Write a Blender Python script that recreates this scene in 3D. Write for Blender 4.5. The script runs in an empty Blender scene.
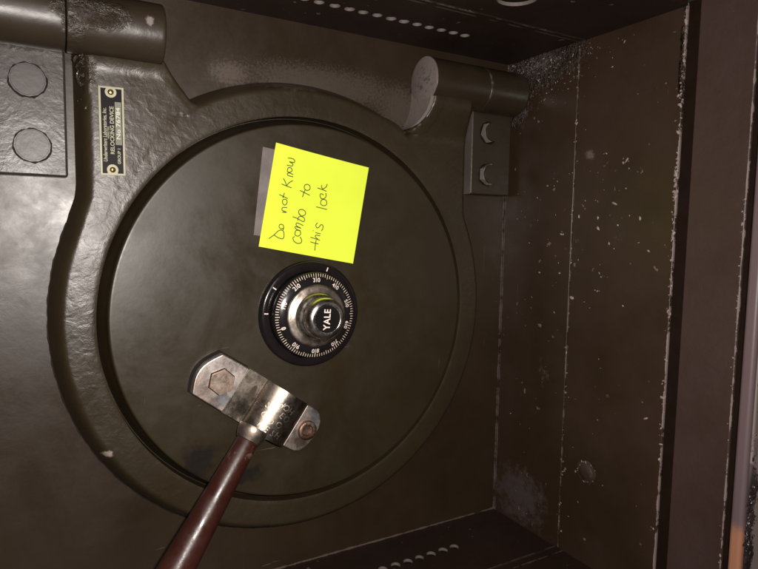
import bpy, bmesh, math, random
from mathutils import Vector, Matrix
random.seed(7)
S = 0.01                                   # 1 mm -> 0.01 units; x right, z up, h = height over the back plate (towards -y)
C = bpy.context.scene.collection
def P(x, z, h): return (x*S, -h*S, z*S)

# ------------------------------------------------------------------ materials
class NT:
    def __init__(s, name):
        s.m = bpy.data.materials.new(name); s.m.use_nodes = True
        s.t = s.m.node_tree; s.n = s.t.nodes; s.b = s.n['Principled BSDF']
        s.tc = s.n.new('ShaderNodeTexCoord')
        s.co = s.tc.outputs['Object']
    def link(s, a, b): s.t.links.new(a, b)
    def val(s, sock, v):
        if hasattr(v, 'links') or hasattr(v, 'is_linked'): s.link(v, sock)
        elif isinstance(v, (tuple, list)): sock.default_value = tuple(v)+((1,) if len(v) == 3 and len(sock.default_value) == 4 else ())
        else: sock.default_value = v
    def noise(s, scale, detail=4, rough=.55, co=None, dist=0):
        n = s.n.new('ShaderNodeTexNoise'); n.inputs['Scale'].default_value = scale
        n.inputs['Detail'].default_value = detail; n.inputs['Roughness'].default_value = rough
        n.inputs['Distortion'].default_value = dist
        s.link(co or s.co, n.inputs['Vector']); return n.outputs[0]
    def voro(s, scale, rnd=1, co=None):
        n = s.n.new('ShaderNodeTexVoronoi'); n.inputs['Scale'].default_value = scale
        n.inputs['Randomness'].default_value = rnd
        s.link(co or s.co, n.inputs['Vector']); return n.outputs['Distance']
    def ramp(s, x, a, b, lo=0., hi=1.):
        n = s.n.new('ShaderNodeMapRange'); n.interpolation_type = 'SMOOTHSTEP'
        s.link(x, n.inputs[0])
        for i, v in enumerate((a, b, lo, hi)): n.inputs[i+1].default_value = v
        return n.outputs[0]
    def math(s, op, a, b=None):
        n = s.n.new('ShaderNodeMath'); n.operation = op
        s.val(n.inputs[0], a)
        if b is not None: s.val(n.inputs[1], b)
        return n.outputs[0]
    def mix(s, f, a, b):
        n = s.n.new('ShaderNodeMix'); n.data_type = 'RGBA'
        s.val(n.inputs[0], f); s.val(n.inputs[6], a); s.val(n.inputs[7], b); return n.outputs[2]
    def scaled(s, v):
        n = s.n.new('ShaderNodeMapping'); n.inputs['Scale'].default_value = v
        s.link(s.co, n.inputs[0]); return n.outputs[0]
    def sep(s):
        n = s.n.new('ShaderNodeSeparateXYZ'); s.link(s.co, n.inputs[0]); return n.outputs
    def ball(s, c, r, edge=1.):                       # 1 inside an ellipsoid (mm), fading out
        n = s.n.new('ShaderNodeMapping'); n.vector_type = 'POINT'
        n.inputs['Scale'].default_value = tuple(1/(q*S) for q in r)
        n.inputs['Location'].default_value = tuple(-q/w for q, w in zip(c, r))
        s.link(s.co, n.inputs[0])
        l = s.n.new('ShaderNodeVectorMath'); l.operation = 'LENGTH'; s.link(n.outputs[0], l.inputs[0])
        return s.ramp(l.outputs['Value'], 0., edge, 1., 0.)
    def band(s, axis, c, w):                          # 1 near a plane (mm)
        x = s.sep()[axis]; d = s.math('ABSOLUTE', s.math('SUBTRACT', x, c*S))
        return s.ramp(d, 0., w*S, 1., 0.)
    def bump(s, h, strength, dist=.01, prev=None):
        n = s.n.new('ShaderNodeBump'); n.inputs['Strength'].default_value = strength
        n.inputs['Distance'].default_value = dist; s.link(h, n.inputs['Height'])
        if prev is not None: s.link(prev, n.inputs['Normal'])
        return n.outputs[0]
    def out(s, col, rough, metal=0., normal=None, spec=.5):
        s.val(s.b.inputs['Base Color'], col); s.val(s.b.inputs['Roughness'], rough); s.val(s.b.inputs['Metallic'], metal)
        s.val(s.b.inputs['Specular IOR Level'], spec)
        if normal is not None: s.link(normal, s.b.inputs['Normal'])
        return s.m

def paint(name, c1, c2, rough=.35, fine=.10, coarse=.0, coarse_scale=18, speck=.03, speck_col=(.30, .25, .23),
          areas=(), chips=(), dark=(), scratches=.25, spec=.5, smear=.12, lumps=()):
    t = NT(name)
    col = t.mix(t.ramp(t.noise(.9, 5, .6), .3, .7), c1, c2)
    r = t.ramp(t.noise(1.3, 6, .65, dist=.6), .25, .75, rough-smear*.5, rough+smear)
    r = t.math('ADD', r, t.ramp(t.noise(7, 6, .75, dist=.3), .40, .62, -.015, .022))
    # small specks of dust and chipped paint
    n2 = t.noise(9, 6, .7)
    if speck > 0:
        v = t.ramp(t.voro(11), .05, .09, 1., 0.)
        gate = t.ramp(t.noise(1.6, 3), .60-speck*2, .66-speck*2)
        m = t.math('MULTIPLY', v, gate)
        v2 = t.math('MULTIPLY', t.ramp(t.noise(13, 2, .5), .72-speck, .745-speck), t.ramp(t.noise(2.1, 3), .45, .55))
        m = t.math('MAXIMUM', m, v2)
    else: m = None
    hb = n2
    for (c, rad, thr, ns, ac) in areas:               # worn or dusty patches: ball x noise
        a = t.ball(c, rad)
        k = t.ramp(t.math('ADD', t.noise(ns, 6, .75), t.math('MULTIPLY', a, .45)), thr+.26, thr+.50)
        k = t.math('MULTIPLY', k, t.ramp(a, .0, .35))
        col = t.mix(k, col, ac)
    for (axis, c, w, thr, ac) in chips:               # chipped paint along an edge
        b = t.band(axis, c, w)
        k = t.ramp(t.math('ADD', t.noise(7, 8, .7), t.math('MULTIPLY', b, .4)), thr+.28, thr+.32)
        k = t.math('MULTIPLY', k, t.ramp(b, .05, .2))
        col = t.mix(k, col, ac); r = t.math('ADD', r, t.math('MULTIPLY', k, .2))
    for (c, rad, thr, ns, ac) in dark:
        a = t.ball(c, rad)
        k = t.ramp(t.math('ADD', t.noise(ns, 4, .6), t.math('MULTIPLY', a, .5)), thr+.3, thr+.5)
        col = t.mix(t.math('MULTIPLY', k, t.ramp(a, 0, .4)), col, ac)
    if m is not None: col = t.mix(m, col, speck_col)
    # fine hairline scratches
    if scratches > 0:
        s1 = t.noise(1.0, 2, .5, co=t.scaled((60, 60, 2.2)), dist=1.5)
        s2 = t.noise(1.0, 2, .5, co=t.scaled((3, 60, 50)), dist=1.2)
        sc = t.math('MULTIPLY', t.math('MAXIMUM', t.ramp(s1, .74, .78), t.ramp(s2, .75, .79)), t.ramp(t.noise(.8, 2), .5, .65))
        col = t.mix(t.math('MULTIPLY', sc, scratches), col, speck_col)
    nrm = t.bump(t.noise(26, 4, .6), fine, .004)
    if coarse > 0: nrm = t.bump(t.noise(coarse_scale, 4, .6, dist=.4), coarse, .012, nrm)
    if m is not None: nrm = t.bump(m, .5, .004, nrm)
    for (c, rad, sc_, st) in lumps:
        a = t.ball(c, rad)
        nrm = t.bump(t.math('MULTIPLY', t.ramp(t.noise(sc_, 5, .7), .40, .68), t.ramp(a, 0, .6)), st, .05, nrm)
    return t.out(col, r, 0., nrm, spec)

def metal(name, c1, c2, rough=.3, ns=6, bump=.1, bs=20, spots=None, brushed=None):
    t = NT(name)
    col = t.mix(t.ramp(t.noise(ns, 6, .65), .35, .65), c1, c2)
    if spots:
        for (c, rad, ac, nsc, thr) in spots:
            a = t.ball(c, rad)
            k = t.ramp(t.math('ADD', t.noise(nsc, 5, .65), t.math('MULTIPLY', a, .45)), thr+.3, thr+.45)
            col = t.mix(t.math('MULTIPLY', k, t.ramp(a, 0, .3)), col, ac)
    r = t.ramp(t.noise(ns*1.5, 6, .7), .3, .7, rough-.08, rough+.15)
    nrm = t.bump(t.noise(bs, 5, .6, co=t.scaled(brushed) if brushed else None), bump, .005)
    return t.out(col, r, 1., nrm)

def plain(name, c, rough=.5, metallic=0., bump=0., spec=.5):
    t = NT(name)
    col = t.mix(t.ramp(t.noise(8, 4), .3, .7), tuple(q*.85 for q in c), tuple(min(1, q*1.12) for q in c))
    return t.out(col, rough, metallic, t.bump(t.noise(30, 4), bump, .004) if bump else None, spec)

OL1, OL2 = (.0205, .0122, .0060), (.0285, .0178, .0092)
BR1, BR2 = (.027, .0155, .0080), (.041, .0245, .0165)
DUST = (.058, .044, .034); PALE = (.27, .21, .19)
M = {}
M['plate'] = paint('back_plate_paint', OL1, OL2, .37, .12, .10, 8, -.01,
    areas=[((20, 0, 178), (150, 40, 30), .40, 52, DUST), ((-55, 0, 176), (34, 40, 20), .44, 48, (.075, .057, .045)), ((90, 0, 165), (50, 40, 45), .42, 50, DUST)],
    chips=[(2, -211.5, 2.2, .50, (.09, .065, .055)), (0, 210, 2.5, .54, (.09, .065, .06))], scratches=.45)
M['disc'] = paint('door_disc_paint', (.0200, .0142, .0058), (.0260, .0186, .0086), .36, .09, .0, 8, .0, scratches=.6, smear=.16,
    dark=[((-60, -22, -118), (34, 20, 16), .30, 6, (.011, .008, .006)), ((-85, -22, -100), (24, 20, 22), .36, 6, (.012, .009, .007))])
M['cast'] = paint('cast_yoke_paint', (.0235, .0165, .0078), (.032, .023, .0125), .34, .2, .4, 13, -.02, speck_col=(.32, .27, .24), scratches=.1,
    areas=[((-20, -15, 172), (80, 30, 12), .46, 24, DUST), ((-144, -12, -88), (7, 20, 5), .40, 16, (.30, .24, .20))],
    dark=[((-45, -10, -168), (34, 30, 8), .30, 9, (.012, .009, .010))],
    lumps=[((-151, -14, 160), (9, 14, 18), 10, .3)])
M['knuckle'] = paint('hinge_barrel_paint', (.024, .017, .010), (.034, .025, .016), .30, .15, .15, 9, -.01, scratches=.1,
    areas=[((-148, -36, 188), (22, 20, 16), .52, 15, (.06, .045, .042)), ((-115, -36, 192), (5, 14, 5), .34, 22, (.22, .19, .18)),
           ((160, -20, 190), (5, 40, 26), .44, 14, (.11, .09, .08))],
    lumps=[((-148, -34, 192), (30, 18, 14), 11, .5), ((-158, -30, 180), (9, 16, 16), 12, .25)])
M['weld'] = paint('weld_bead_paint', (.030, .022, .016), (.05, .038, .032), .2, .3, 1.2, 7, .02, scratches=0)
M['bracket'] = paint('hinge_bracket_paint', (.026, .019, .015), (.036, .028, .023), .32, .3, .5, 8, .0, scratches=.2)
M['boltL'] = paint('painted_bolt', (.03, .024, .020), (.04, .032, .028), .36, .2, .2, 6, -.02, scratches=0)
M['bracket_dull'] = paint('right_bracket_paint', (.024, .017, .010), (.034, .025, .016), .45, .2, .3, 9, .0, scratches=.2)
M['worn'] = paint('worn_grey_side', (.15, .122, .11), (.22, .18, .165), .6, .3, .3, 14, .0, scratches=0,  # pale tone mixes speckled wear with painted light on left-facing sides
    dark=[((103, -18, 188), (80, 60, 50), .66, 30, (.07, .055, .065))])
M['worn_dim'] = paint('worn_brown_edge', (.075, .058, .050), (.12, .095, .085), .6, .3, .3, 14, .0, scratches=0)  # bracket's left face: the light falling on it is put into the colour
M['wall'] = paint('jamb_wall_paint', BR1, BR2, .35, .2, .12, 10, .012, lumps=[((211, -40, 216), (30, 70, 34), 10, .9), ((211, -10, 190), (30, 30, 40), 9, .8), ((211, -178, 190), (9, 5, 60), 5, .8)], speck_col=(.15, .11, .095), scratches=.55,
    areas=[((211, -40, 214), (30, 75, 36), .50, 18, (.10, .078, .074)), ((211, -20, 180), (20, 30, 50), .54, 18, (.08, .06, .058)),
           ((211, -35, -185), (20, 70, 60), .44, 9, (.060, .045, .043)), ((211, -100, 128), (20, 10, 7), .40, 12, (.12, .09, .078)),
           ((211, -60, -60), (20, 30, 80), .70, 14, (.14, .105, .095)), ((211, -130, 60), (20, 40, 90), .72, 14, (.13, .10, .085))],
    chips=[(1, -85, 2.2, .47, (.11, .085, .075)), (1, -178, 2.4, .55, (.22, .17, .155)), (1, -1, 3, .55, (.10, .08, .07))])
M['jamb'] = paint('outer_jamb_paint', (.042, .0235, .019), (.055, .032, .027), .45, .3, .25, 12, .0, speck_col=(.2, .15, .13), scratches=.3,
    chips=[(1, -225.5, 1.4, .56, (.2, .155, .14))])
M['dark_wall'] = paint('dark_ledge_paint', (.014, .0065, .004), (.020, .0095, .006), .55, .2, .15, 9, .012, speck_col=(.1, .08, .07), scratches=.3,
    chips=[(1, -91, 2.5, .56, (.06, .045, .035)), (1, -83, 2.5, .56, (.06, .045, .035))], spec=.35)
M['gap'] = plain('grimy_gap', (.013, .0065, .0045), .8, 0, .5, .08)  # dark colour stands in for the shade inside seams and hole floors
M['bare'] = metal('bare_steel', (.45, .41, .38), (.60, .55, .52), .45, 8, .2)
M['hole'] = plain('hole_wall_primer', (.14, .115, .105), .5)  # paler tone for the hole walls
tt = NT('flange_edge')
zz = tt.sep()[2]
cu = tt.ramp(tt.math('ADD', zz, tt.math('MULTIPLY', tt.noise(5), .25)), -1.20, -1.08, 1., 0.)
M['flange'] = tt.out(tt.mix(cu, (.14, .10, .105), (.38, .175, .105)), .42, 0, tt.bump(tt.noise(14), .2, .005))
tt = NT('outer_face_paint')
chip = tt.math('MULTIPLY', tt.ramp(tt.math('ADD', tt.noise(6, 8, .75), tt.math('MULTIPLY', tt.band(0, 216, 14), .22)), .62, .65), tt.ramp(tt.sep()[2], -1.05, -.6, 1., .25))
M['face'] = tt.out(tt.mix(chip, (.26, .205, .19), (.02, .012, .012)), .5, 0, tt.bump(chip, .8, .01))
M['black'] = plain('black_enamel', (.010, .009, .009), .18)
M['ring'] = plain('dial_ring_black', (.010, .008, .008), .2, 0, .15, .35)
M['cream'] = plain('cream_marking', (.72, .58, .46), .5)
M['white'] = plain('white_lettering', (.78, .68, .62), .45)
M['label_black'] = plain('label_black', (.006, .005, .005), .5, 0, 0, .12)
M['label_cream'] = plain('label_cream', (.36, .345, .24), .6)
M['label_silver'] = plain('label_silver', (.17, .17, .125), .6, .0, .3)
M['stamp_num'] = plain('stamped_number_pale', (.50, .50, .38), .5)
M['brass'] = metal('brass_rivet', (.55, .42, .18), (.7, .55, .28), .3, 20, .1)
M['chrome'] = metal('worn_nickel', (.50, .46, .42), (.70, .67, .63), .20, 5, .06, 14)
M['flange_metal'] = metal('dial_flange_metal', (.42, .34, .28), (.58, .50, .43), .32, 6, .1, 20)
M['knobm'] = metal('knob_metal', (.55, .50, .42), (.72, .69, .65), .24, 7, .08, 20)
M['hub'] = metal('hub_metal', (.36, .31, .25), (.42, .36, .30), .29, 3, .2, 24)
M['lug'] = metal('lug_metal', (.52, .42, .36), (.66, .60, .56), .42, 4, .3, 14,
    spots=[((-70, -30, -55), (14, 20, 14), (.36, .35, .365), 5, .42), ((-60, -30, -64), (10, 20, 8), (.55, .48, .28), 5, .3),
           ((2, -30, -76), (9, 20, 14), (.36, .355, .375), 5, .34), ((-10, -30, -97), (8, 20, 8), (.46, .34, .28), 7, .3)])
M['bolt'] = metal('lever_bolt_metal', (.40, .29, .23), (.50, .40, .33), .42, 8, .3, 20)
M['collar'] = metal('collar_metal', (.26, .215, .175), (.38, .32, .27), .42, 6, .3, 20)
M['rust'] = metal('rusty_bolt', (.13, .055, .035), (.34, .24, .19), .5, 12, .8, 26)
M['grime'] = plain('dark_grease', (.009, .007, .006), .6, 0, .5, .1)  # grime round the bolts, and the shade painted round the lever lug
tt = NT('oxblood_grip')
M['grip'] = tt.out(tt.mix(tt.math('MULTIPLY', tt.ramp(tt.noise(9, 7, .75), .56, .66), tt.ball((-58, -42, -90), (22, 22, 22))), tt.mix(tt.ramp(tt.noise(3, 6), .3, .7), (.030, .0078, .005), (.050, .0135, .009)), (.16, .09, .07)), tt.ramp(tt.noise(7, 7, .7), .35, .65, .24, .50), 0, tt.bump(tt.noise(12, 6, .7), .22, .006))
tt = NT('yellow_paper')
M['note'] = tt.out(tt.mix(tt.ramp(tt.noise(1.5, 4), .3, .7), (.66, .80, .05), (.72, .85, .06)), .75, 0, tt.bump(tt.noise(5, 5), .06, .01), .2)
M['ink'] = plain('grey_ink', (.06, .075, .01), .5)
M['tape'] = plain('grey_tape', (.17, .145, .14), .3, 0, .1)

# ------------------------------------------------------------------ mesh helpers
def link(o, parent=None):
    C.objects.link(o)
    if parent: o.parent = parent
    return o
def mk(name, verts, faces, mat, parent=None, smooth=False, bevel=0, seg=2, angle=35, mats=None, idx=None):
    me = bpy.data.meshes.new(name); me.from_pydata(verts, [], faces)
    bm = bmesh.new(); bm.from_mesh(me); bmesh.ops.recalc_face_normals(bm, faces=bm.faces)
    bm.to_mesh(me); bm.free()
    for m in (mats or [mat]): me.materials.append(m)
    if idx:
        for p, i in zip(me.polygons, idx): p.material_index = i
    if smooth:
        for p in me.polygons: p.use_smooth = True
    o = bpy.data.objects.new(name, me); link(o, parent)
    if bevel:
        b = o.modifiers.new('bevel', 'BEVEL'); b.width = bevel*S; b.segments = seg; b.limit_method = 'ANGLE'; b.angle_limit = math.radians(angle)
        for p in me.polygons: p.use_smooth = True
        w = o.modifiers.new('wn', 'WEIGHTED_NORMAL'); w.keep_sharp = True
    return o
class MB:
    def __init__(s): s.v = []; s.f = []; s.i = []
    def add(s, v, f, i=0):
        k = len(s.v); s.v += v; s.f += [tuple(a+k for a in q) for q in f]; s.i += [i]*len(f)
    def box(s, x0, x1, z0, z1, h0, h1, i=0):
        v = [P(x, z, h) for x in (x0, x1) for z in (z0, z1) for h in (h0, h1)]
        s.add(v, [(0, 1, 3, 2), (4, 6, 7, 5), (0, 4, 5, 1), (2, 3, 7, 6), (0, 2, 6, 4), (1, 5, 7, 3)], i)
    def prism(s, pts, h0, h1, i=0):
        n = len(pts)
        s.add([P(x, z, h0) for x, z in pts]+[P(x, z, h1) for x, z in pts],
              [tuple(range(n-1, -1, -1)), tuple(range(n, 2*n))]+[(k, (k+1) % n, n+(k+1) % n, n+k) for k in range(n)], i)
    def lathe(s, prof, c=(0, 0), n=96, i=0):           # prof: (r, h)
        v = []; f = []
        for (r, h) in prof:
            for k in range(n):
                a = 2*math.pi*k/n; v.append(P(c[0]+r*math.cos(a), c[1]+r*math.sin(a), h))
        for j in range(len(prof)-1):
            for k in range(n):
                f.append((j*n+k, j*n+(k+1) % n, (j+1)*n+(k+1) % n, (j+1)*n+k))
        s.add(v, f, i)
    def obj(s, name, mat, parent=None, **k):
        mats = k.pop('mats', None)
        return mk(name, s.v, s.f, mat, parent, mats=mats, idx=s.i if mats else None, **k)
def box(name, mat, parent, *a, bevel=.8, **k):
    m = MB(); m.box(*a); return m.obj(name, mat, parent, bevel=bevel, **k)
def prism(name, mat, parent, pts, h0, h1, bevel=.6, **k):
    m = MB(); m.prism(pts, h0, h1); return m.obj(name, mat, parent, bevel=bevel, **k)
def lathe(name, mat, parent, prof, c=(0, 0), n=96, angle=30):
    m = MB(); m.lathe(prof, c, n); o = m.obj(name, mat, parent, smooth=True)
    e = o.modifiers.new('split', 'EDGE_SPLIT'); e.split_angle = math.radians(angle); return o
def ngon(cx, cz, r, n, a0=0): return [(cx+r*math.cos(a0+2*math.pi*k/n), cz+r*math.sin(a0+2*math.pi*k/n)) for k in range(n)]
def empty(name, label, cat):
    o = bpy.data.objects.new(name, None); link(o); o['label'] = label; o['category'] = cat; return o
def text_mesh(s, size, bold=0., align='CENTER', spacing=1., shear=0.):
    cu = bpy.data.curves.new('lettering', 'FONT'); cu.body = s; cu.size = size; cu.align_x = align; cu.align_y = 'CENTER'
    cu.offset = bold; cu.space_character = spacing; cu.shear = shear; cu.resolution_u = 4
    o = bpy.data.objects.new('lettering', cu); C.objects.link(o)
    dg = bpy.context.evaluated_depsgraph_get(); me = bpy.data.meshes.new_from_object(o.evaluated_get(dg))
    v = [(a.co.x, a.co.y) for a in me.vertices]; f = [tuple(p.vertices) for p in me.polygons]
    bpy.data.objects.remove(o); bpy.data.curves.remove(cu); bpy.data.meshes.remove(me)
    return v, f
def put_text(mb, s, size, fn, bold=0., xscale=1., i=0, **k):
    v, f = text_mesh(s, size, bold, **k); mb.add([P(*fn(a*xscale, b)) for a, b in v], f, i)
def obj_text(mb, name, mat, parent, mats=None):
    return mb.obj(name, mat, parent, mats=mats)

# ------------------------------------------------------------------ the safe body
XR, XL, ZT, ZB = 210.85, -211.0, 221.5, -212.5
safe = empty('safe_body', 'dark brown painted steel safe doorway with stepped chipped jambs around the round door', 'safe')
def plate(name, mat, parent, u0, u1, v0, v1, holes, fn, thick=8, depth=2.4, bevel=0):
    """flat slab in (u, v) with round holes; fn(u, v, w) -> (x, z, h), w = depth behind the face"""
    mb = MB(); hs = sorted(holes); cuts = [u0]+[(a[0]+b[0])/2 for a, b in zip(hs, hs[1:])]+[u1]
    def V(u, v, w): return P(*fn(u, v, w))
    for k, (hu, hv, r) in enumerate(hs):
        a, b = cuts[k], cuts[k+1]
        angs = sorted([2*math.pi*j/32 for j in range(32)]+[math.atan2(y-hv, x-hu) % (2*math.pi) for x in (a, b) for y in (v0, v1)])
        outer = []; inner = []; deep = []
        for t in angs:
            c, s_ = math.cos(t), math.sin(t); q = 1e9
            if c > 1e-9: q = min(q, (b-hu)/c)
            if c < -1e-9: q = min(q, (a-hu)/c)
            if s_ > 1e-9: q = min(q, (v1-hv)/s_)
            if s_ < -1e-9: q = min(q, (v0-hv)/s_)
            outer.append(V(hu+q*c, hv+q*s_, 0)); inner.append(V(hu+r*c, hv+r*s_, 0)); deep.append(V(hu+r*c, hv+r*s_, depth))
        n = len(angs)
        mb.add(outer+inner, [(j, (j+1) % n, n+(j+1) % n, n+j) for j in range(n)], 0)
        mb.add(inner+deep, [(j, (j+1) % n, n+(j+1) % n, n+j) for j in range(n)], 1)
        mb.add(deep, [tuple(range(n))], 2)
    # rim and back of the slab
    c4 = [(u0, v0), (u1, v0), (u1, v1), (u0, v1)]
    fr = [V(a, b, 0) for a, b in c4]; bk = [V(a, b, thick) for a, b in c4]
    mb.add(fr+bk, [(k, (k+1) % 4, 4+(k+1) % 4, 4+k) for k in range(4)]+[(4, 5, 6, 7)], 0)
    if not hs: mb.add(fr, [(0, 1, 2, 3)], 0)
    me = mk(name, mb.v, mb.f, mat, parent, mats=[mat, M['hole'], M['gap']], idx=mb.i)
    return me
box('back_plate', M['plate'], safe, XL-8, XR+8, ZB-8, ZT+8, -12, 0, bevel=0)
# right and left jambs (u = h, v = z)
def sidewall(sx, x):
    f = lambda u, v, w: (x+sx*w, v, u)
    box('jamb_panel', M['wall'], safe, *sorted((x, x+sx*8)), ZB-2, ZT+2, .02, 84.2, bevel=.7)
    box('jamb_panel', M['wall'], safe, *sorted((x-sx*.5, x+sx*8)), ZB-2, ZT+2, 85.4, 178, bevel=.7, seg=3)
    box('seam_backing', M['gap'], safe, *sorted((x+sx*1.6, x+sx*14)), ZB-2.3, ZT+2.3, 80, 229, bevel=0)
    box('outer_jamb_panel', M['jamb'], safe, *sorted((x-sx*.2, x+sx*12)), ZB-14, ZT+14, 187, 226, bevel=1.2, seg=3)
    box('door_frame_edge', M['flange'], safe, *sorted((x-sx*.6, x+sx*14)), ZB-30, ZT+30, 229.8, 238, bevel=2.6, seg=5)
    box('outer_face', M['face'], safe, *sorted((x+sx*3.2, x+sx*120)), ZB-120, ZT+120, 234, 239.2, bevel=1.5)
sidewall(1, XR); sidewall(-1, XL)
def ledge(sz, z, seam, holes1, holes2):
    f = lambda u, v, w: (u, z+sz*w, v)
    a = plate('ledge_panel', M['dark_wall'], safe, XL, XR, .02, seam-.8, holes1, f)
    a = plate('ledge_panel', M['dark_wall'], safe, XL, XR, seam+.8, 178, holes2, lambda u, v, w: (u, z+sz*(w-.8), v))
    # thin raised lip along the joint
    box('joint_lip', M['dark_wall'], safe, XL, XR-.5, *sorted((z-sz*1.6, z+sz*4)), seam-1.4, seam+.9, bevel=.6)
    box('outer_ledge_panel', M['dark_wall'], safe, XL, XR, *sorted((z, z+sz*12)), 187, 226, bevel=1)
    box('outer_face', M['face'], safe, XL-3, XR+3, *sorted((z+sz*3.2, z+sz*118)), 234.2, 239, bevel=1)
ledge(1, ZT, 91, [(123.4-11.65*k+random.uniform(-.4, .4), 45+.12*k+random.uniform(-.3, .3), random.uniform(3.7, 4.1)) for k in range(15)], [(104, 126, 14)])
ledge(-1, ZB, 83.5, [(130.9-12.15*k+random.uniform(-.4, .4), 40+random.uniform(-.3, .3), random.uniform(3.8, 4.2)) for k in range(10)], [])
# round plug bosses on the right jamb
def boss(z, h, r):
    mb = MB(); n = 40
    prof = [(r*1.25, .1), (r*1.1, .6), (r, .35), (r*.9, 1.2), (r*.4, 1.5), (.01, 1.55)]
    v = []; f = []
    for (q, w) in prof:
        for k in range(n):
            a = 2*math.pi*k/n; rr = q*(1+.06*math.sin(5*a+1)*(q > r))
            v.append(P(XR-.5-w, z+rr*math.sin(a), h+rr*math.cos(a)))
    for j in range(len(prof)-1):
        for k in range(n): f.append((j*n+k, j*n+(k+1) % n, (j+1)*n+(k+1) % n, (j+1)*n+k))
    mb.add(v, f); return mb.obj('plug', M['plug'], safe, smooth=True)
M['plug'] = paint('plug_paint', (.035, .022, .016), (.10, .070, .055), .4, .3, .8, 10, .03, scratches=0)
boss(-133, 112, 7.5)
def rim():
    a = random.uniform(0, 2*math.pi); q = random.gauss(8.2, .7)
    return ((XR-.5, -(112+q*math.cos(a)), -133+q*math.sin(a)), (0, 1, 0), (0, 0, 1), (-1, 0, 0))
# crusty flakes of paint and filler along the joints
def flakes(name, mat, n, fn, smin, smax, parent):
    mb = MB()
    for _ in range(n):
        c, ax, ay, nz = fn(); r = random.uniform(smin, smax)*(random.random()**1.5+.25); k = random.randint(5, 8)
        st = random.uniform(1, 2.6); t = random.uniform(0, math.pi)
        pts = []
        for j in range(k):
            a = 2*math.pi*j/k; q = r*random.uniform(.55, 1.15); x, y = q*math.cos(a)*st*.7, q*math.sin(a)*.7
            x, y = x*math.cos(t)-y*math.sin(t), x*math.sin(t)+y*math.cos(t)
            pts.append(Vector(c)+Vector(ax)*x+Vector(ay)*y)
        top = [p+Vector(nz)*(r*random.uniform(.15, .5)+.06) for p in pts]
        cen = Vector(c)+Vector(nz)*(r*.55+.1)
        v = [tuple(p*S) for p in pts]+[tuple((Vector(c)+(p-Vector(c))*.8)*S) for p in top]+[tuple(cen*S)]
        mb.add(v, [(j, (j+1) % k, k+(j+1) % k, k+j) for j in range(k)]+[(k+j, k+(j+1) % k, 2*k) for j in range(k)])
    o = mb.obj(name, mat, parent); return o
M['flake'] = paint('pale_paint_flake', (.20, .155, .145), (.34, .27, .25), .5, .3, .3, 20, .0, scratches=0)
M['dflake'] = paint('dark_paint_flake', (.018, .011, .012), (.05, .035, .035), .4, .3, .3, 20, .0, scratches=0)
def on_wall(hf, zf):
    return lambda: ((XR-.5, -hf(), zf()), (0, 1, 0), (0, 0, 1), (-1, 0, 0))
G = random.gauss; U_ = random.uniform
o = flakes('paint_flakes', M['flake'], 55, rim, .4, 1.2, safe); o['kind'] = 'stuff'
o = flakes('paint_flakes', M['flake'], 24, on_wall(lambda: G(118, 16), lambda: random.choice([G(78, 25), G(20, 40), G(118, 8)])), .7, 2.3, safe); o['kind'] = 'stuff'
o = flakes('paint_flakes', M['flake'], 150, on_wall(lambda: G(177, .8), lambda: random.choice([G(150, 30), G(60, 60), U_(-215, 220), G(100, 12)])), .5, 1.9, safe); o['kind'] = 'stuff'
o = flakes('paint_flakes', M['flake'], 60, on_wall(lambda: G(225, .6), lambda: random.choice([U_(-215, 120), G(50, 30)])), .4, 1.4, safe); o['kind'] = 'stuff'
o = flakes('paint_flakes', M['flake'], 90, on_wall(lambda: G(85, .9), lambda: U_(-212, 215)), .3, 1.2, safe); o['kind'] = 'stuff'
o = flakes('paint_flakes', M['flake'], 85, on_wall(lambda: U_(4, 170), lambda: random.choice([U_(-205, 120), G(0, 80), G(70, 30)])), .2, 1.25, safe); o['kind'] = 'stuff'
o = flakes('paint_flakes', M['flake'], 420, on_wall(lambda: min(176, abs(G(30, 38))), lambda: 220-abs(G(0, 22))), .2, .85, safe); o['kind'] = 'stuff'
o = flakes('paint_flakes', M['dflake'], 150, lambda: ((XR+G(5, 2.0), -239.2, random.choice([G(-125, 12), U_(-175, -90), U_(-175, 60)])), (1, 0, 0), (0, 0, 1), (0, -1, 0)), .6, 2.2, safe); o['kind'] = 'stuff'

# fixed halves of the hinges
def barrel(name, mat, parent, x0, x1, z=189, h=18, R=19, r0=1.2, r1=1.2, rough=0.):
    n = 72; prof = []
    def cap(x, r, s):
        return [(x+s*r*(1-math.cos(a)), R-r*(1-math.sin(a))) for a in [math.pi/2*k/4 for k in range(5)]]
    L = [(x0, .01)]+cap(x0, r0, 1)+[(x0+(x1-x0)*k/40, R) for k in range(1, 40) if x0+r0 < x0+(x1-x0)*k/40 < x1-r1]+list(reversed(cap(x1, r1, -1)))+[(x1, .01)]
    v = []; f = []
    for (x, r) in L:
        for k in range(n):
            a = 2*math.pi*k/n
            w = rough*(math.sin(a*3+x*.21)+math.sin(a*5-x*.33))*.5
            v.append(P(x, z+(r+w)*math.cos(a), h+(r+w)*math.sin(a)))
    for j in range(len(L)-1):
        for k in range(n): f.append((j*n+k, j*n+(k+1) % n, (j+1)*n+(k+1) % n, (j+1)*n+k))
    o = mk(name, v, f, mat, parent, smooth=True)
    e = o.modifiers.new('split', 'EDGE_SPLIT'); e.split_angle = math.radians(50); return o
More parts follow.
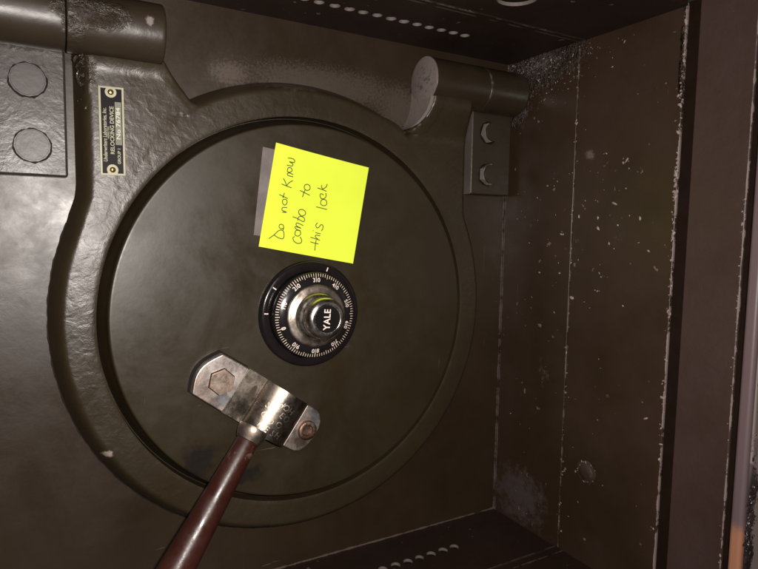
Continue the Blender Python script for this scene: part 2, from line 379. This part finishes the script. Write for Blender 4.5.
def bracket(x0, x1, z0, mat, lab, bolts, bh, r, bmat, side):
    b = box('hinge_bracket', mat, safe, x0, x1, z0, 180, 0.02, 12, bevel=1.6, seg=3); b['label'] = lab
    k = barrel('hinge_barrel', M['knuckle'], b, x0 if x0 > 0 else x0-.3, x1 if x0 < 0 else x1+1, r1=5 if x0 > 0 else .8, r0=.8)
    for (x, z, a0) in bolts:
        m = MB(); m.prism([(x+(r+.15+random.uniform(0, 1.0))*math.cos(q*math.pi/15), z+(r+.15+random.uniform(0, 1.0))*math.sin(q*math.pi/15)) for q in range(30)], 12.02, 12.3, 2); m.prism(ngon(x, z, r, 6 if bh > 4 else 14, a0), 12.3, 12+bh*.75, 1)
        m.prism(ngon(x, z, r*.90, 24, a0), 12+bh*.75, 12+bh, 0)
        m.obj('bolt_head', None, b, mats=[bmat, side, M['grime']], bevel=.5)
    return b
bl = bracket(XL+.3, -161.6, 94.5, M['bracket'], 'left hinge bracket with two large flush bolt heads, thickly painted', [(-182, 151.5, .3), (-180.7, 112.5, .1)], 2.6, 10, M['boltL'], M['boltL'])
br = bracket(159.6, 205.5, 98.5, M['bracket_dull'], 'right hinge bracket with two raised bolt heads beside the jamb', [(178.5, 154, .2), (177.8, 116.5, .5)], 8, 9.5, M['bracket_dull'], M['worn'])  # paler bolt sides: light on the left faces painted into the colour
prism('worn_edge', M['worn_dim'], br, [(159.3, 98.6), (159.3, 169), (159.7, 169), (159.7, 98.6)], .5, 11, bevel=0)

# ------------------------------------------------------------------ the round door
door = empty('round_door', 'round dark olive safe door hung from two barrel hinges in a cast yoke', 'safe door')
armL = [(-156.8, 195), (-156.8, 92), (-157.6, 82), (-160.5, 71), (-161, 55), (-150, 40), (-140, 40), (-90, 120), (-76, 150), (-84, 152.7), (-101.5, 174.5), (-104, 195)]
armR = [(103.2, 195), (103.2, 173), (101, 163), (97, 155.5), (91, 149.6), (84, 147), (70, 148), (90, 110), (140, 60), (163, 20), (166, 50), (157, 78), (156.5, 195)]
def sdf(poly, x, z):
    d = 1e9; ins = False; n = len(poly)
    for i in range(n):
        x1, z1 = poly[i]; x2, z2 = poly[(i+1) % n]
        ex, ez = x2-x1, z2-z1; wx, wz = x-x1, z-z1
        t = max(0, min(1, (wx*ex+wz*ez)/(ex*ex+ez*ez))); d = min(d, math.hypot(wx-ex*t, wz-ez*t))
        if (z1 > z) != (z2 > z) and x < (x2-x1)*(z-z1)/(z2-z1)+x1: ins = not ins
    return d if ins else -d
def smax(a, b, k):
    h = max(0, min(1, .5+.5*(a-b)/k)); return b*(1-h)+a*h+k*h*(1-h)
def prof(d):
    if d < 0: return max(-2.5, 2*d)
    if d < 3: return 2.5*d
    if d < 10.5:
        t = (d-3)/7.5; return 7.5+8.5*(1-(1-t)**2.3)
    return 16.0+.5*min(1, (d-10.5)/10)
def yoke_h(x, z, r):
    d = 175.5-r
    if z > 0:
        a = sdf(armL, x, z) if x < 0 else sdf(armR, x, z)
        if x > 0 and a < 12:                       # the worn left flank of the right arm stands nearly upright
            if x < 120 and z > 145: a = a*4 if a > 0 else a
        if x < 0 and x > -120 and z > 140 and a > 0: a = a*2.2
        d = smax(d, a, 5 if x < -120 or x > 130 else 2)
    h = prof(d)
    if x < 0 and z > 160 and h > 0 and r > 180: h += min(5, ((z-160)/10)**2*3.5)
    if x > 0 and z > 138 and h > 0:
        q = min(1, (z-138)/36); w_ = max(0, min(1, (r-158)/18)); h += 14.5*q*q*(3-2*q)*w_*min(1, max(0, (158-x)/14))*min(1, max(0, (x-72)/14))
    if r < 151: t = 1-(r-148.1)/2.9; h -= .5*t*t
    return h
rs = [148.1, 148.4, 149, 149.8, 151]+[151+k*.85 for k in range(1, 32)]+[177.5+k*1.25 for k in range(0, 66)]
N = 1080; verts = []; hs = []
for r in rs:
    for k in range(N):
        a = 2*math.pi*k/N; x, z = r*math.cos(a), r*math.sin(a)
        h = -2.5 if (z > 193 or (r > 178 and z < 0)) else yoke_h(x, z, r)
        verts.append(P(x, z, h)); hs.append(h)
faces = []
for j in range(len(rs)-1):
    for k in range(N):
        q = (j*N+k, j*N+(k+1) % N, (j+1)*N+(k+1) % N, (j+1)*N+k)
        if max(hs[i] for i in q) > -2.4: faces.append(q)
base = len(verts)
for k in range(N):
    a = 2*math.pi*k/N; verts.append(P(148.1*math.cos(a), 148.1*math.sin(a), 4))
faces += [(base+k, base+(k+1) % N, (k+1) % N, k) for k in range(N)]
base2 = len(verts)
for k in range(N):
    a = 2*math.pi*k/N; verts.append(P(139*math.cos(a), 139*math.sin(a), 4))
faces += [(base2+k, base2+(k+1) % N, base+(k+1) % N, base+k) for k in range(N)]
used = sorted({i for f in faces for i in f}); remap = {o: n for n, o in enumerate(used)}
yoke = mk('yoke', [verts[i] for i in used], [tuple(remap[i] for i in f) for f in faces], M['cast'], door, smooth=True)
e = yoke.modifiers.new('split', 'EDGE_SPLIT'); e.split_angle = math.radians(60)
barrel('hinge_barrel', M['knuckle'], yoke, -161.0, -105, r0=.8, r1=1.6)
barrel('hinge_barrel', M['knuckle'], yoke, 103.4, 159.0, r0=.8, r1=.8)
# rough weld at the left barrel joint
def on_arm():
    z = 173-abs(random.gauss(0, 12)); x = -153.5+random.gauss(0, 1.5)+.02*(z-150)
    return ((x, -(13.2+(x+155)*.9+max(0, (z-160)*.14)), z), (.8, -.6, 0), (0, 0, 1), (-.5, -.85, 0))
o = flakes('weld_spatter', M['weld'], 90, on_arm, .4, 1.6, yoke); o['kind'] = 'stuff'
# worn end of the right barrel with the flank of the arm running down to the ring
mb = MB(); n = 40
out = [(189+19.1*math.cos(2*math.pi*k/n), 18+19.1*math.sin(2*math.pi*k/n)) for k in range(n)]
inn = [(189+17.6*math.cos(2*math.pi*k/n), 18+17.6*math.sin(2*math.pi*k/n)) for k in range(n)]
mb.add([P(103.5, z, h) for z, h in out]+[P(102.4, z, h) for z, h in out]+[P(101.8, z, h) for z, h in inn],
       [(k, (k+1) % n, n+(k+1) % n, n+k) for k in range(n)]+[(n+k, n+(k+1) % n, 2*n+(k+1) % n, 2*n+k) for k in range(n)]+[tuple(range(2*n, 3*n))])
path = [(102.3, 182, 28), (101.9, 174, 30), (101.0, 168, 29), (99.3, 162, 26.6), (96.9, 157, 24), (93.6, 152.6, 21), (89.4, 149.4, 18), (85, 147.6, 13)]
v = []
for x, z, h in path: v += [P(x, z, -.5), P(x, z, h), P(x+3.2, z+.6, h+.35), P(x+3.2, z+.6, -.5)]
f = []
for j in range(len(path)-1): f += [(4*j+k, 4*j+(k+1) % 4, 4*j+4+(k+1) % 4, 4*j+4+k) for k in range(4)]
mb.add(v, f+[(0, 1, 2, 3), tuple(4*len(path)-4+k for k in (3, 2, 1, 0))])
o = mb.obj('worn_hinge_end', M['worn'], yoke, smooth=True); o['label'] = 'pale worn end of the right hinge barrel'
e = o.modifiers.new('split', 'EDGE_SPLIT'); e.split_angle = math.radians(40)

mb = MB(); n = 120; v = []
for k in range(n+1):
    a = math.radians(158+100*k/n); w_ = .5+.35*math.sin(k*.7)+.3*math.sin(k*1.9+1)
    for q in (174.2, 175.9+w_*.6): v.append(P(q*math.cos(a), q*math.sin(a), .25))
mb.add(v, [(2*k, 2*k+2, 2*k+3, 2*k+1) for k in range(n)]); mb.obj('seam_grime', M['grime'], yoke)  # thin dark line along the left base of the ring
lathe('door_disc', M['disc'], door, [(.01, 22), (40, 22), (90, 22), (130, 22), (139.6, 22), (140.5, 22), (141.2, 21.8), (141.6, 21.3), (142.1, 18.5), (143.4, 14), (147.6, 4.6), (147.7, 3)], n=360, angle=42)

# riveted label plate (s runs up the label's reading direction, t across it)
a_l = math.atan2(152.6-96, -144.2+143.8)
ox, oz = -143.9, 96.6
def lab(s_, t_, h): return (ox+.4-.004*s_*1+t_, oz+s_+.02*t_, h)
pts = [(-.0, 0), (56, 0), (56, 15), (0, 15)]
lp = prism('label_plate', M['label_cream'], yoke, [lab(a, b, 0)[:2] for a, b in pts], 15.8, 17.3, bevel=.3)
lp['label'] = 'small black and cream riveted plate reading RELOCKING DEVICE'
mb = MB(); mb.prism([lab(a, b, 0)[:2] for a, b in [(1.3, 1.3), (54.7, 1.3), (54.7, 13.7), (1.3, 13.7)]], 17.25, 17.42)
mb.obj('label_field', M['label_black'], lp)
mb = MB(); mb.prism([lab(a, b, 0)[:2] for a, b in [(19.5, 9.4), (46.5, 9.4), (46.5, 13.2), (19.5, 13.2)]], 17.40, 17.55)
mb.obj('number_field', M['label_silver'], lp)
mb = MB()
for s_ in (3.6, 52.4):
    mb.prism([(x, z) for x, z in ngon(*lab(s_, 7.2, 0)[:2], 3.4, 28)], 17.40, 17.6)
mb.box(*sorted((lab(0, 4.2, 0)[0], lab(0, 10.2, 0)[0])), oz+.6, oz+2.4, 17.42, 17.58)
mb.obj('rivet_surround', M['label_cream'], lp)
for s_ in (3.6, 52.4):
    c = lab(s_, 7.2, 0)[:2]
    lathe('rivet', M['brass'], lp, [(1.9, 17.5), (1.8, 18.2), (1.2, 18.7), (.01, 18.9)], c, 24, 60)
mb = MB()
def lt(s0, t0): return lambda a, b: lab(s0+a, t0-b, 17.68)
put_text(mb, 'Underwriters Laboratories, Inc.', 3.3, lt(25.5, 3.3), .045, .80, shear=.15)
put_text(mb, 'INSPECTED', 1.5, lt(27, 5.3), .02, 1.)
put_text(mb, 'RELOCKING DEVICE', 3.3, lt(28.5, 7.6), .07, 1.0)
put_text(mb, 'GROUP 1', 2.6, lt(12.5, 11.4), .05, .95)
obj_text(mb, 'label_lettering', M['label_cream'], lp)
mb = MB(); put_text(mb, 'No 76784', 3.4, lt(33, 11.3), .06, 1.45)
obj_text(mb, 'stamped_number', M['stamp_num'], lp)

# combination dial
DC = (-1, .2)
def ro(prof): return prof
dial = lathe('combination_dial', M['black'], door, [(32.5, 23), (32.5, 31.8), (32.1, 33.2), (31.7, 33.7), (23.6, 36.0), (23.0, 36.0)], DC, 160, 40)
dial['label'] = 'black dial numbered in tens with bright metal knob'
lathe('dial_ring', M['ring'], dial, [(40.4, 22), (40.2, 25.5), (39.3, 26.8), (38.2, 27.3), (34.2, 27.5), (33.5, 27.1), (33.3, 24), (32.6, 23.9)], DC, 160, 50)
lathe('knob_flange', M['flange_metal'], dial, [(23.3, 35.5), (23.3, 36.7), (22.7, 37.4), (21.5, 37.7), (18.3, 38.3), (17.6, 38.8)], DC, 128, 40)
lathe('knob', M['knobm'], dial, [(17.7, 38.2), (17.5, 39.6), (16.8, 41.3), (15.3, 42.7), (13.8, 43.6), (13.3, 44.4), (13.6, 45.2), (14.7, 45.9), (15.4, 47.2), (15.5, 49), (15.3, 51.3), (14.7, 53.3), (13.4, 55.0), (11.8, 55.9), (10.2, 56.2), (9.8, 56), (9.75, 55.2)], DC, 128, 60)
lathe('knob_insert', M['black'], dial, [(9.8, 55.3), (9.6, 55.5), (.01, 55.6)], DC, 64)
hc = lambda r: 33.7+(31.7-r)*(2.3/8.1)
mb = MB()
def bar(mb, ang, r0, r1, w, hf):
    a = math.radians(ang); c, s_ = math.cos(a), math.sin(a); w /= 2
    mb.add([P(DC[0]+r*c-q*s_, DC[1]+r*s_+q*c, hf(r)+.06) for r, q in ((r0, -w), (r1, -w), (r1, w), (r0, w))], [(0, 1, 2, 3)])
for k in range(100):
    ang = 89.5+108-3.6*k
    m10 = k % 10 == 0; m5 = k % 5 == 0
    bar(mb, ang, 25.2 if m10 else (28.4 if m5 else 29.2), 31.5, .5 if m10 else .42, hc)
mb.obj('dial_ticks', M['cream'], dial)
mb = MB()
for k in range(10):
    ang = math.radians(89.5+108-36*k); rc = 26.6
    def fn(off):
        def g(x, y):
            x += off; r = rc+y; a = ang-x/rc
            return (DC[0]+r*math.cos(a), DC[1]+r*math.sin(a), hc(r)+.08)
        return g
    if k == 0: put_text(mb, '0', 4.6, fn(0), .06)
    else: put_text(mb, str(k), 4.4, fn(-1.9), .06); put_text(mb, '0', 4.4, fn(1.9), .06)
mb.obj('dial_numerals', M['white'], dial)
mb = MB()
for (x, z) in ((-26.9, 18.2), (-32.6, 2.2), (10.4, 30.9)):
    r = 36.3; ang = math.degrees(math.atan2(z-DC[1], x-DC[0]))
    bar(mb, ang, r-1.8, r+1.3, .8, lambda r: 27.45)
mb.obj('index_marks', M['white'], dial)
mb = MB(); put_text(mb, 'YALE', 7.2, (lambda x, y: (DC[0]-.2-y*.99+x*.06, DC[1]+x+.06*y-.2, 55.72)), .13, .88, spacing=1.08)
mb.obj('knob_lettering', M['white'], dial)

# lever handle: (u, v) runs across the hub and along the grip
Uv = (.8192, -.5736); Vv = (-.5736, -.8192)
def W(u, v): return (u*Uv[0]+v*Vv[0], u*Uv[1]+v*Vv[1])
def hubh(u):
    if u > -4.4: return 24+math.sqrt(max(0, 441-(u-15)**2))
    t = max(0, (u+20)/15.5); return 29.6+1.4*t
us = [-20.5+15.9*k/14 for k in range(15)]+[15-21*math.cos(math.radians(q)) for q in range(23, 181, 5)]+[36]
prf = [(u, hubh(u)) for u in us]; prf[-1] = (36, 26)
prf = [(-20.5, 22)]+prf+[(36, 22)]
mb = MB(); n = len(prf); vs = [58.4, 60, 76, 92, 94.2]
v = []
for q in vs:
    for (u, h) in prf: v.append(P(*W(u, q), h))
f = []
for j in range(len(vs)-1): f += [(j*n+k, j*n+k+1, (j+1)*n+k+1, (j+1)*n+k) for k in range(n-1)]
f += [tuple(range(n)), tuple(range(len(v)-1, len(v)-n-1, -1))]
mb.add(v, f)
hub = mb.obj('lever_handle', M['hub'], door, bevel=.7, angle=50)
hub['label'] = 'bare metal clamp hub with a dark red grip'
def arc(u0, v0, u1, v1, bulge, n=10):
    return [(u0+(u1-u0)*t+bulge*math.sin(math.pi*t), v0+(v1-v0)*t) for t in [k/n for k in range(n+1)]]
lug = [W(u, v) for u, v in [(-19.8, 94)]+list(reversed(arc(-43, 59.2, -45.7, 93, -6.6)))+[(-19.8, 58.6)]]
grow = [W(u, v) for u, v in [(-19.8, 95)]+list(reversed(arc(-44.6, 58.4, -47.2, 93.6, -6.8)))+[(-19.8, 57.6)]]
prism('lug_shadow_plate', M['grime'], hub, grow, 22.02, 22.9, bevel=0)  # dark plate painted in as the shade around the lug
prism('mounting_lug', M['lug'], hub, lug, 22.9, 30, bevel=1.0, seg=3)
tab = [W(u, v) for u, v in [(35.6, 59), (45.5, 59), (49, 60.3), (53.5, 65), (55.3, 70), (55.8, 77), (53.8, 87), (50.5, 92), (46, 94), (35.6, 94.3)]]
prism('mounting_lug', M['lug'], hub, tab, 22.05, 29, bevel=1.0, seg=3)
c = W(-33, 76)
mb = MB(); mb.prism(ngon(*c, 9.2, 6, .30), 30, 33.2, 0); mb.prism(ngon(*c, 9.9, 6, .30), 29.9, 30.15, 1)
mb.obj('bolt', None, hub, bevel=.7, mats=[M['bolt'], M['grime']])
c = W(46.5, 75.6)
lathe('bolt', M['rust'], hub, [(7.6, 29), (7.4, 31), (6.4, 31.8), (4.5, 31.6), (4.2, 31), (3.8, 29.4), (.01, 29.2)], c, 40, 50)
# worn oval smudge on the slope
mb = MB(); n = 24
ring = [(-9+2.1*math.cos(2*math.pi*k/n), 72+6*math.sin(2*math.pi*k/n)) for k in range(n)]
mb.add([P(*W(u, v), hubh(u)+.06) for u, v in ring], [tuple(range(n))]); mb.obj('oval_stain', plain('brown_stain', (.10, .07, .045), .4, .6, .5), hub)
# faint stamped letters
mb = MB()
for ch, u, v_ in [('H', 5.9, 68.8), ('H', 9.4, 68.2), ('O', 13.8, 68.9), ('H', 18.6, 69.5), ('S', 2.4, 73.4), ('E', 7.1, 75.4), ('E', 14.0, 74.8), ('O', 18.7, 75.7), ('O', 3.8, 80.4), ('O', 8.7, 82.1), ('O', 15.8, 81.7), ('E', 4.5, 87.3), ('E', 9.3, 88.2), ('S', 15.0, 88.8), ('H', 19.6, 88.4)]:
    v, f = text_mesh(ch, 6.4, .05)
    t = -.25
    vv = []
    for a, b in v:
        uu = u+a*math.cos(t)-b*math.sin(t); q = v_-(a*math.sin(t)+b*math.cos(t)); vv.append(P(*W(uu, q), hubh(uu)+.12))
    mb.add(vv, f)
mb.obj('stamped_letters', metal('stamp_metal', (.34, .29, .24), (.56, .49, .42), .42, 30, .8, 40), hub)

def tube(name, mat, parent, a, b, rad, n=48, caps=True):
    a, b = Vector(a), Vector(b); d = (b-a).normalized(); s_ = d.orthogonal().normalized(); t = d.cross(s_)
    v = []; f = []
    for (q, r) in rad:
        c_ = a+(b-a)*q
        for k in range(n):
            an = 2*math.pi*k/n; v.append(tuple((c_+(s_*math.cos(an)+t*math.sin(an))*r)*S))
    for j in range(len(rad)-1): f += [(j*n+k, j*n+(k+1) % n, (j+1)*n+(k+1) % n, (j+1)*n+k) for k in range(n)]
    if caps: f += [tuple(range(n)), tuple(range(len(v)-n, len(v)))]
    o = mk(name, v, f, mat, parent, smooth=True)
    e = o.modifiers.new('split', 'EDGE_SPLIT'); e.split_angle = math.radians(40); return o
A = (-54.2, -37.5, -86.0); B = (-108.4, -57.5, -157.0)
A0 = tuple(a-(b-a)*.16 for a, b in zip(A, B))
tube('collar', M['collar'], hub, A0, A, [(.38, 11.2), (.5, 11.4), (.68, 10.9), (.85, 10.0), (.96, 9.2), (1.02, 8.9), (1.05, 8.0)])
tube('grip', M['grip'], hub, A, B, [(0, 7.6), (.02, 8.0), (.15, 8.4), (.4, 9.3), (.7, 10.5), (1, 11.6), (1.15, 12), (1.3, 11.9), (1.4, 10.8), (1.45, 8), (1.47, .01)], caps=False)

# ------------------------------------------------------------------ sticky note and tape
na = -.17357; nc = (3.14, 82.27); ca, sa = math.cos(na), math.sin(na)
def lift(u, v): return 22.75+3.4*max(0, (u+20)/58)**2+.25*math.sin(u*.09+v*.05)*max(0, (u+25)/60)
def NP(u, v, e=0): return (nc[0]+u*ca-v*sa, nc[1]+u*sa+v*ca, lift(u, v)+e)
n = 30; v = []; f = []
for lay in (0, -.14):
    for i in range(n+1):
        for j in range(n+1): v.append(P(*NP(-38.1+76.2*i/n, -38.1+76.2*j/n, lay)))
K = (n+1)**2
for i in range(n):
    for j in range(n):
        q = (i*(n+1)+j, (i+1)*(n+1)+j, (i+1)*(n+1)+j+1, i*(n+1)+j+1); f.append(q); f.append(tuple(K+a for a in reversed(q)))
for i in range(n):
    for (a, b) in ((i, i+1), ((n)*(n+1)+i, (n)*(n+1)+i+1), (i*(n+1), (i+1)*(n+1)), (i*(n+1)+n, (i+1)*(n+1)+n)): f.append((a, b, K+b, K+a))
note = mk('sticky_note', v, f, M['note'], None, smooth=False)
note['label'] = 'square yellow sticky note with handwriting stuck above the dial'; note['category'] = 'sticky note'
strokes = [[(-31.6, -31.2), (-28.1, -27.7), (-25.1, -24.0), (-22.1, -23.4), (-20.6, -25.9), (-20.8, -29.1), (-24.1, -29.3), (-28.0, -27.9)], [(-22.1, -23.4), (-21.7, -20.6), (-23.4, -19.0), (-25.2, -19.7), (-25.2, -21.5), (-23.6, -22.4), (-21.9, -21.6)], [(-24.9, -10.2), (-21.5, -9.6), (-24.7, -9.0), (-25.5, -7.8), (-24.6, -6.6), (-21.6, -6.2)], [(-25.5, -4.0), (-23.9, -4.7), (-22.5, -3.3), (-22.7, -1.1), (-24.6, -0.5), (-26.1, -1.8), (-25.5, -4.0)], [(-29.4, 2.0), (-26.3, 1.3), (-22.3, 0.4)], [(-25.6, 4.0), (-26.2, -0.1)], [(-12.1, -26.0), (-13.3, -27.3), (-12.0, -29.5), (-9.1, -30.6), (-6.3, -29.6), (-6.3, -27.3), (-7.9, -25.5)], [(-12.2, -22.3), (-12.0, -24.7), (-9.4, -25.2), (-7.8, -23.1), (-8.9, -21.1), (-11.6, -21.2), (-12.3, -22.6)], [(-8.2, -21.0), (-12.2, -20.2), (-12.8, -18.7), (-8.2, -19.0), (-12.1, -17.8), (-12.1, -15.7), (-6.7, -16.7)], [(-16.3, -11.8), (-12.4, -12.4), (-7.2, -13.8), (-6.8, -11.3), (-9.4, -10.3), (-11.6, -11.3), (-11.7, -13.9)], [(-11.8, -8.7), (-9.5, -9.9), (-6.9, -8.5), (-7.0, -6.2), (-9.4, -5.1), (-11.9, -5.9), (-12.1, -8.0), (-10.4, -9.5)], [(0.9, -27.6), (4.3, -28.0), (7.7, -28.1)], [(5.6, -33.6), (5.3, -29.4), (5.3, -25.4)], [(0.4, -24.2), (8.4, -25.1)], [(6.7, -24.7), (4.2, -23.2), (4.7, -21.8), (7.9, -21.8)], [(3.7, -20.0), (8.0, -20.2)], [(1.3, -18.8), (1.9, -19.1)], [(4.0, -12.4), (3.0, -14.4), (4.2, -16.3), (5.9, -15.3), (7.0, -13.3), (8.6, -13.6), (9.0, -15.8), (8.1, -18.0)], [(-14.0, 8.4), (-10.3, 7.6), (-5.7, 6.5)], [(-11.2, 4.0), (-10.6, 7.7), (-9.9, 10.3)], [(-10.9, 13.2), (-11.0, 10.9), (-8.7, 9.6), (-6.6, 10.9), (-6.8, 13.2), (-9.0, 14.2), (-10.9, 13.2)], [(0.8, -0.8), (5.2, -0.9), (9.8, -1.0)], [(3.9, 4.9), (4.0, 2.0), (6.5, 1.2), (8.6, 2.5), (8.1, 5.3), (5.8, 5.9), (3.9, 4.9)], [(5.1, 9.1), (2.8, 9.7), (2.5, 7.7), (4.1, 6.1), (6.6, 7.1), (7.2, 9.4), (6.4, 11.0)], [(-0.7, 13.3), (3.0, 13.0), (6.9, 12.4)], [(6.5, 18.0), (6.0, 15.5), (3.6, 13.4)], [(3.6, 13.4), (2.4, 14.7), (2.3, 16.2)], [(-29.0, 9.9), (-25.0, 9.3), (-20.8, 8.8)], [(-28.3, 14.2), (-26.4, 12.0), (-24.9, 9.5)], [(-24.9, 9.5), (-23.2, 12.2), (-20.7, 14.3)], [(-20.9, 17.0), (-25.0, 17.1), (-25.8, 18.2), (-24.4, 19.1), (-21.2, 18.6)], [(-26.2, 21.3), (-26.0, 19.7), (-24.1, 19.7), (-22.6, 21.2), (-23.6, 22.9), (-25.8, 22.7), (-26.2, 21.3)], [(-27.3, 24.2), (-23.2, 24.6), (-23.0, 26.2), (-25.8, 27.1), (-22.2, 27.4), (-22.1, 29.2), (-24.1, 29.9), (-27.4, 29.5)]]
def smooth_pts(p):
    if len(p) < 3: return p
    o = []
    for i in range(len(p)-1):
        p0 = p[max(0, i-1)]; p1 = p[i]; p2 = p[i+1]; p3 = p[min(len(p)-1, i+2)]
        for k in range(5):
            t = k/5
            o.append(tuple(.5*((2*b)+(-a+c)*t+(2*a-5*b+4*c-d)*t*t+(-a+3*b-3*c+d)*t**3) for a, b, c, d in zip(p0, p1, p2, p3)))
    return o+[p[-1]]
for lo, hi in ((0, 2), (2, 6), (6, 11), (11, 18), (18, 21), (21, 27), (27, 33)):
    mb = MB()
    for st in strokes[lo:hi]:
        p = smooth_pts([tuple(q) for q in st]); w = .34; L = []; Rr = []
        for i, q in enumerate(p):
            a = p[max(0, i-1)]; b = p[min(len(p)-1, i+1)]; dx, dy = b[0]-a[0], b[1]-a[1]; l = math.hypot(dx, dy) or 1
            nx, ny = -dy/l*w, dx/l*w
            L.append(P(*NP(q[0]+nx, q[1]+ny, .09))); Rr.append(P(*NP(q[0]-nx, q[1]-ny, .09)))
        m = len(p); mb.add(L+Rr, [(i, i+1, m+i+1, m+i) for i in range(m-1)])
    mb.obj('handwritten_word', M['ink'], note)
tp = prism('tape_strip', M['tape'], None, [(-37.6, 122.6), (-44.4, 59.6), (-30, 57.6), (-18, 120)], 22.03, 22.35, bevel=0)
tp['label'] = 'grey tape strip showing along the left side of the yellow note'; tp['category'] = 'tape'

# ------------------------------------------------------------------ camera, lights, world
sc = bpy.context.scene
cam = bpy.data.cameras.new('camera'); co = bpy.data.objects.new('camera', cam); C.objects.link(co)
Rm = [[0.8665777155082042, 0.4981136921363872, 0.030427170273269397], [-0.4987830014650266, 0.8625516623005722, 0.08497144998209061], [0.016080436378450427, -0.08882092032388845, 0.9959186914588473]]
m = Matrix([[Rm[i][0], Rm[i][2], -Rm[i][1], 0] for i in range(3)]+[[0, 0, 0, 1]])
m.translation = Vector(P(-181.146, 63.603, 440.366)); co.matrix_world = m
cam.sensor_width = 36; cam.lens = 36*596.018/758; cam.clip_start = .02; cam.clip_end = 100; sc.camera = co

def area(name, loc, size, power, col, target=(0, 0, 20), sy=None):
    l = bpy.data.lights.new(name, 'AREA'); l.shape = 'RECTANGLE' if sy else 'DISK'; l.size = size*S
    if sy: l.size_y = sy*S
    l.energy = power; l.color = col
    o = bpy.data.objects.new(name, l); C.objects.link(o); o.location = P(*loc)
    d = Vector(P(*target))-Vector(P(*loc)); o.rotation_euler = d.to_track_quat('-Z', 'Y').to_euler(); return o
area('flash', (-160, 74, 442), 14, 268, (1, .925, .87), (-60, 10, 0))
area('work_lamp', (-215, 270, 470), 110, 30, (1, .95, .94), (-100, 60, 0))  # added soft fill from above for barrel and arm highlights, source unseen
w = bpy.data.worlds.new('World'); sc.world = w; w.use_nodes = True
nt = w.node_tree; bg = nt.nodes['Background']
tc = nt.nodes.new('ShaderNodeTexCoord'); nz = nt.nodes.new('ShaderNodeTexNoise'); nz.inputs['Scale'].default_value = 1.6
cr = nt.nodes.new('ShaderNodeValToRGB'); cr.color_ramp.elements[0].position = .42; cr.color_ramp.elements[0].color = (.012, .010, .010, 1)
cr.color_ramp.elements[1].position = .62; cr.color_ramp.elements[1].color = (.16, .14, .13, 1)
nt.links.new(tc.outputs['Generated'], nz.inputs['Vector']); nt.links.new(nz.outputs[0], cr.inputs[0]); nt.links.new(cr.outputs[0], bg.inputs[0])
bg.inputs[1].default_value = .6
sc.view_settings.view_transform = 'Standard'; sc.view_settings.look = 'None'; sc.view_settings.gamma = 1; sc.view_settings.exposure = 0
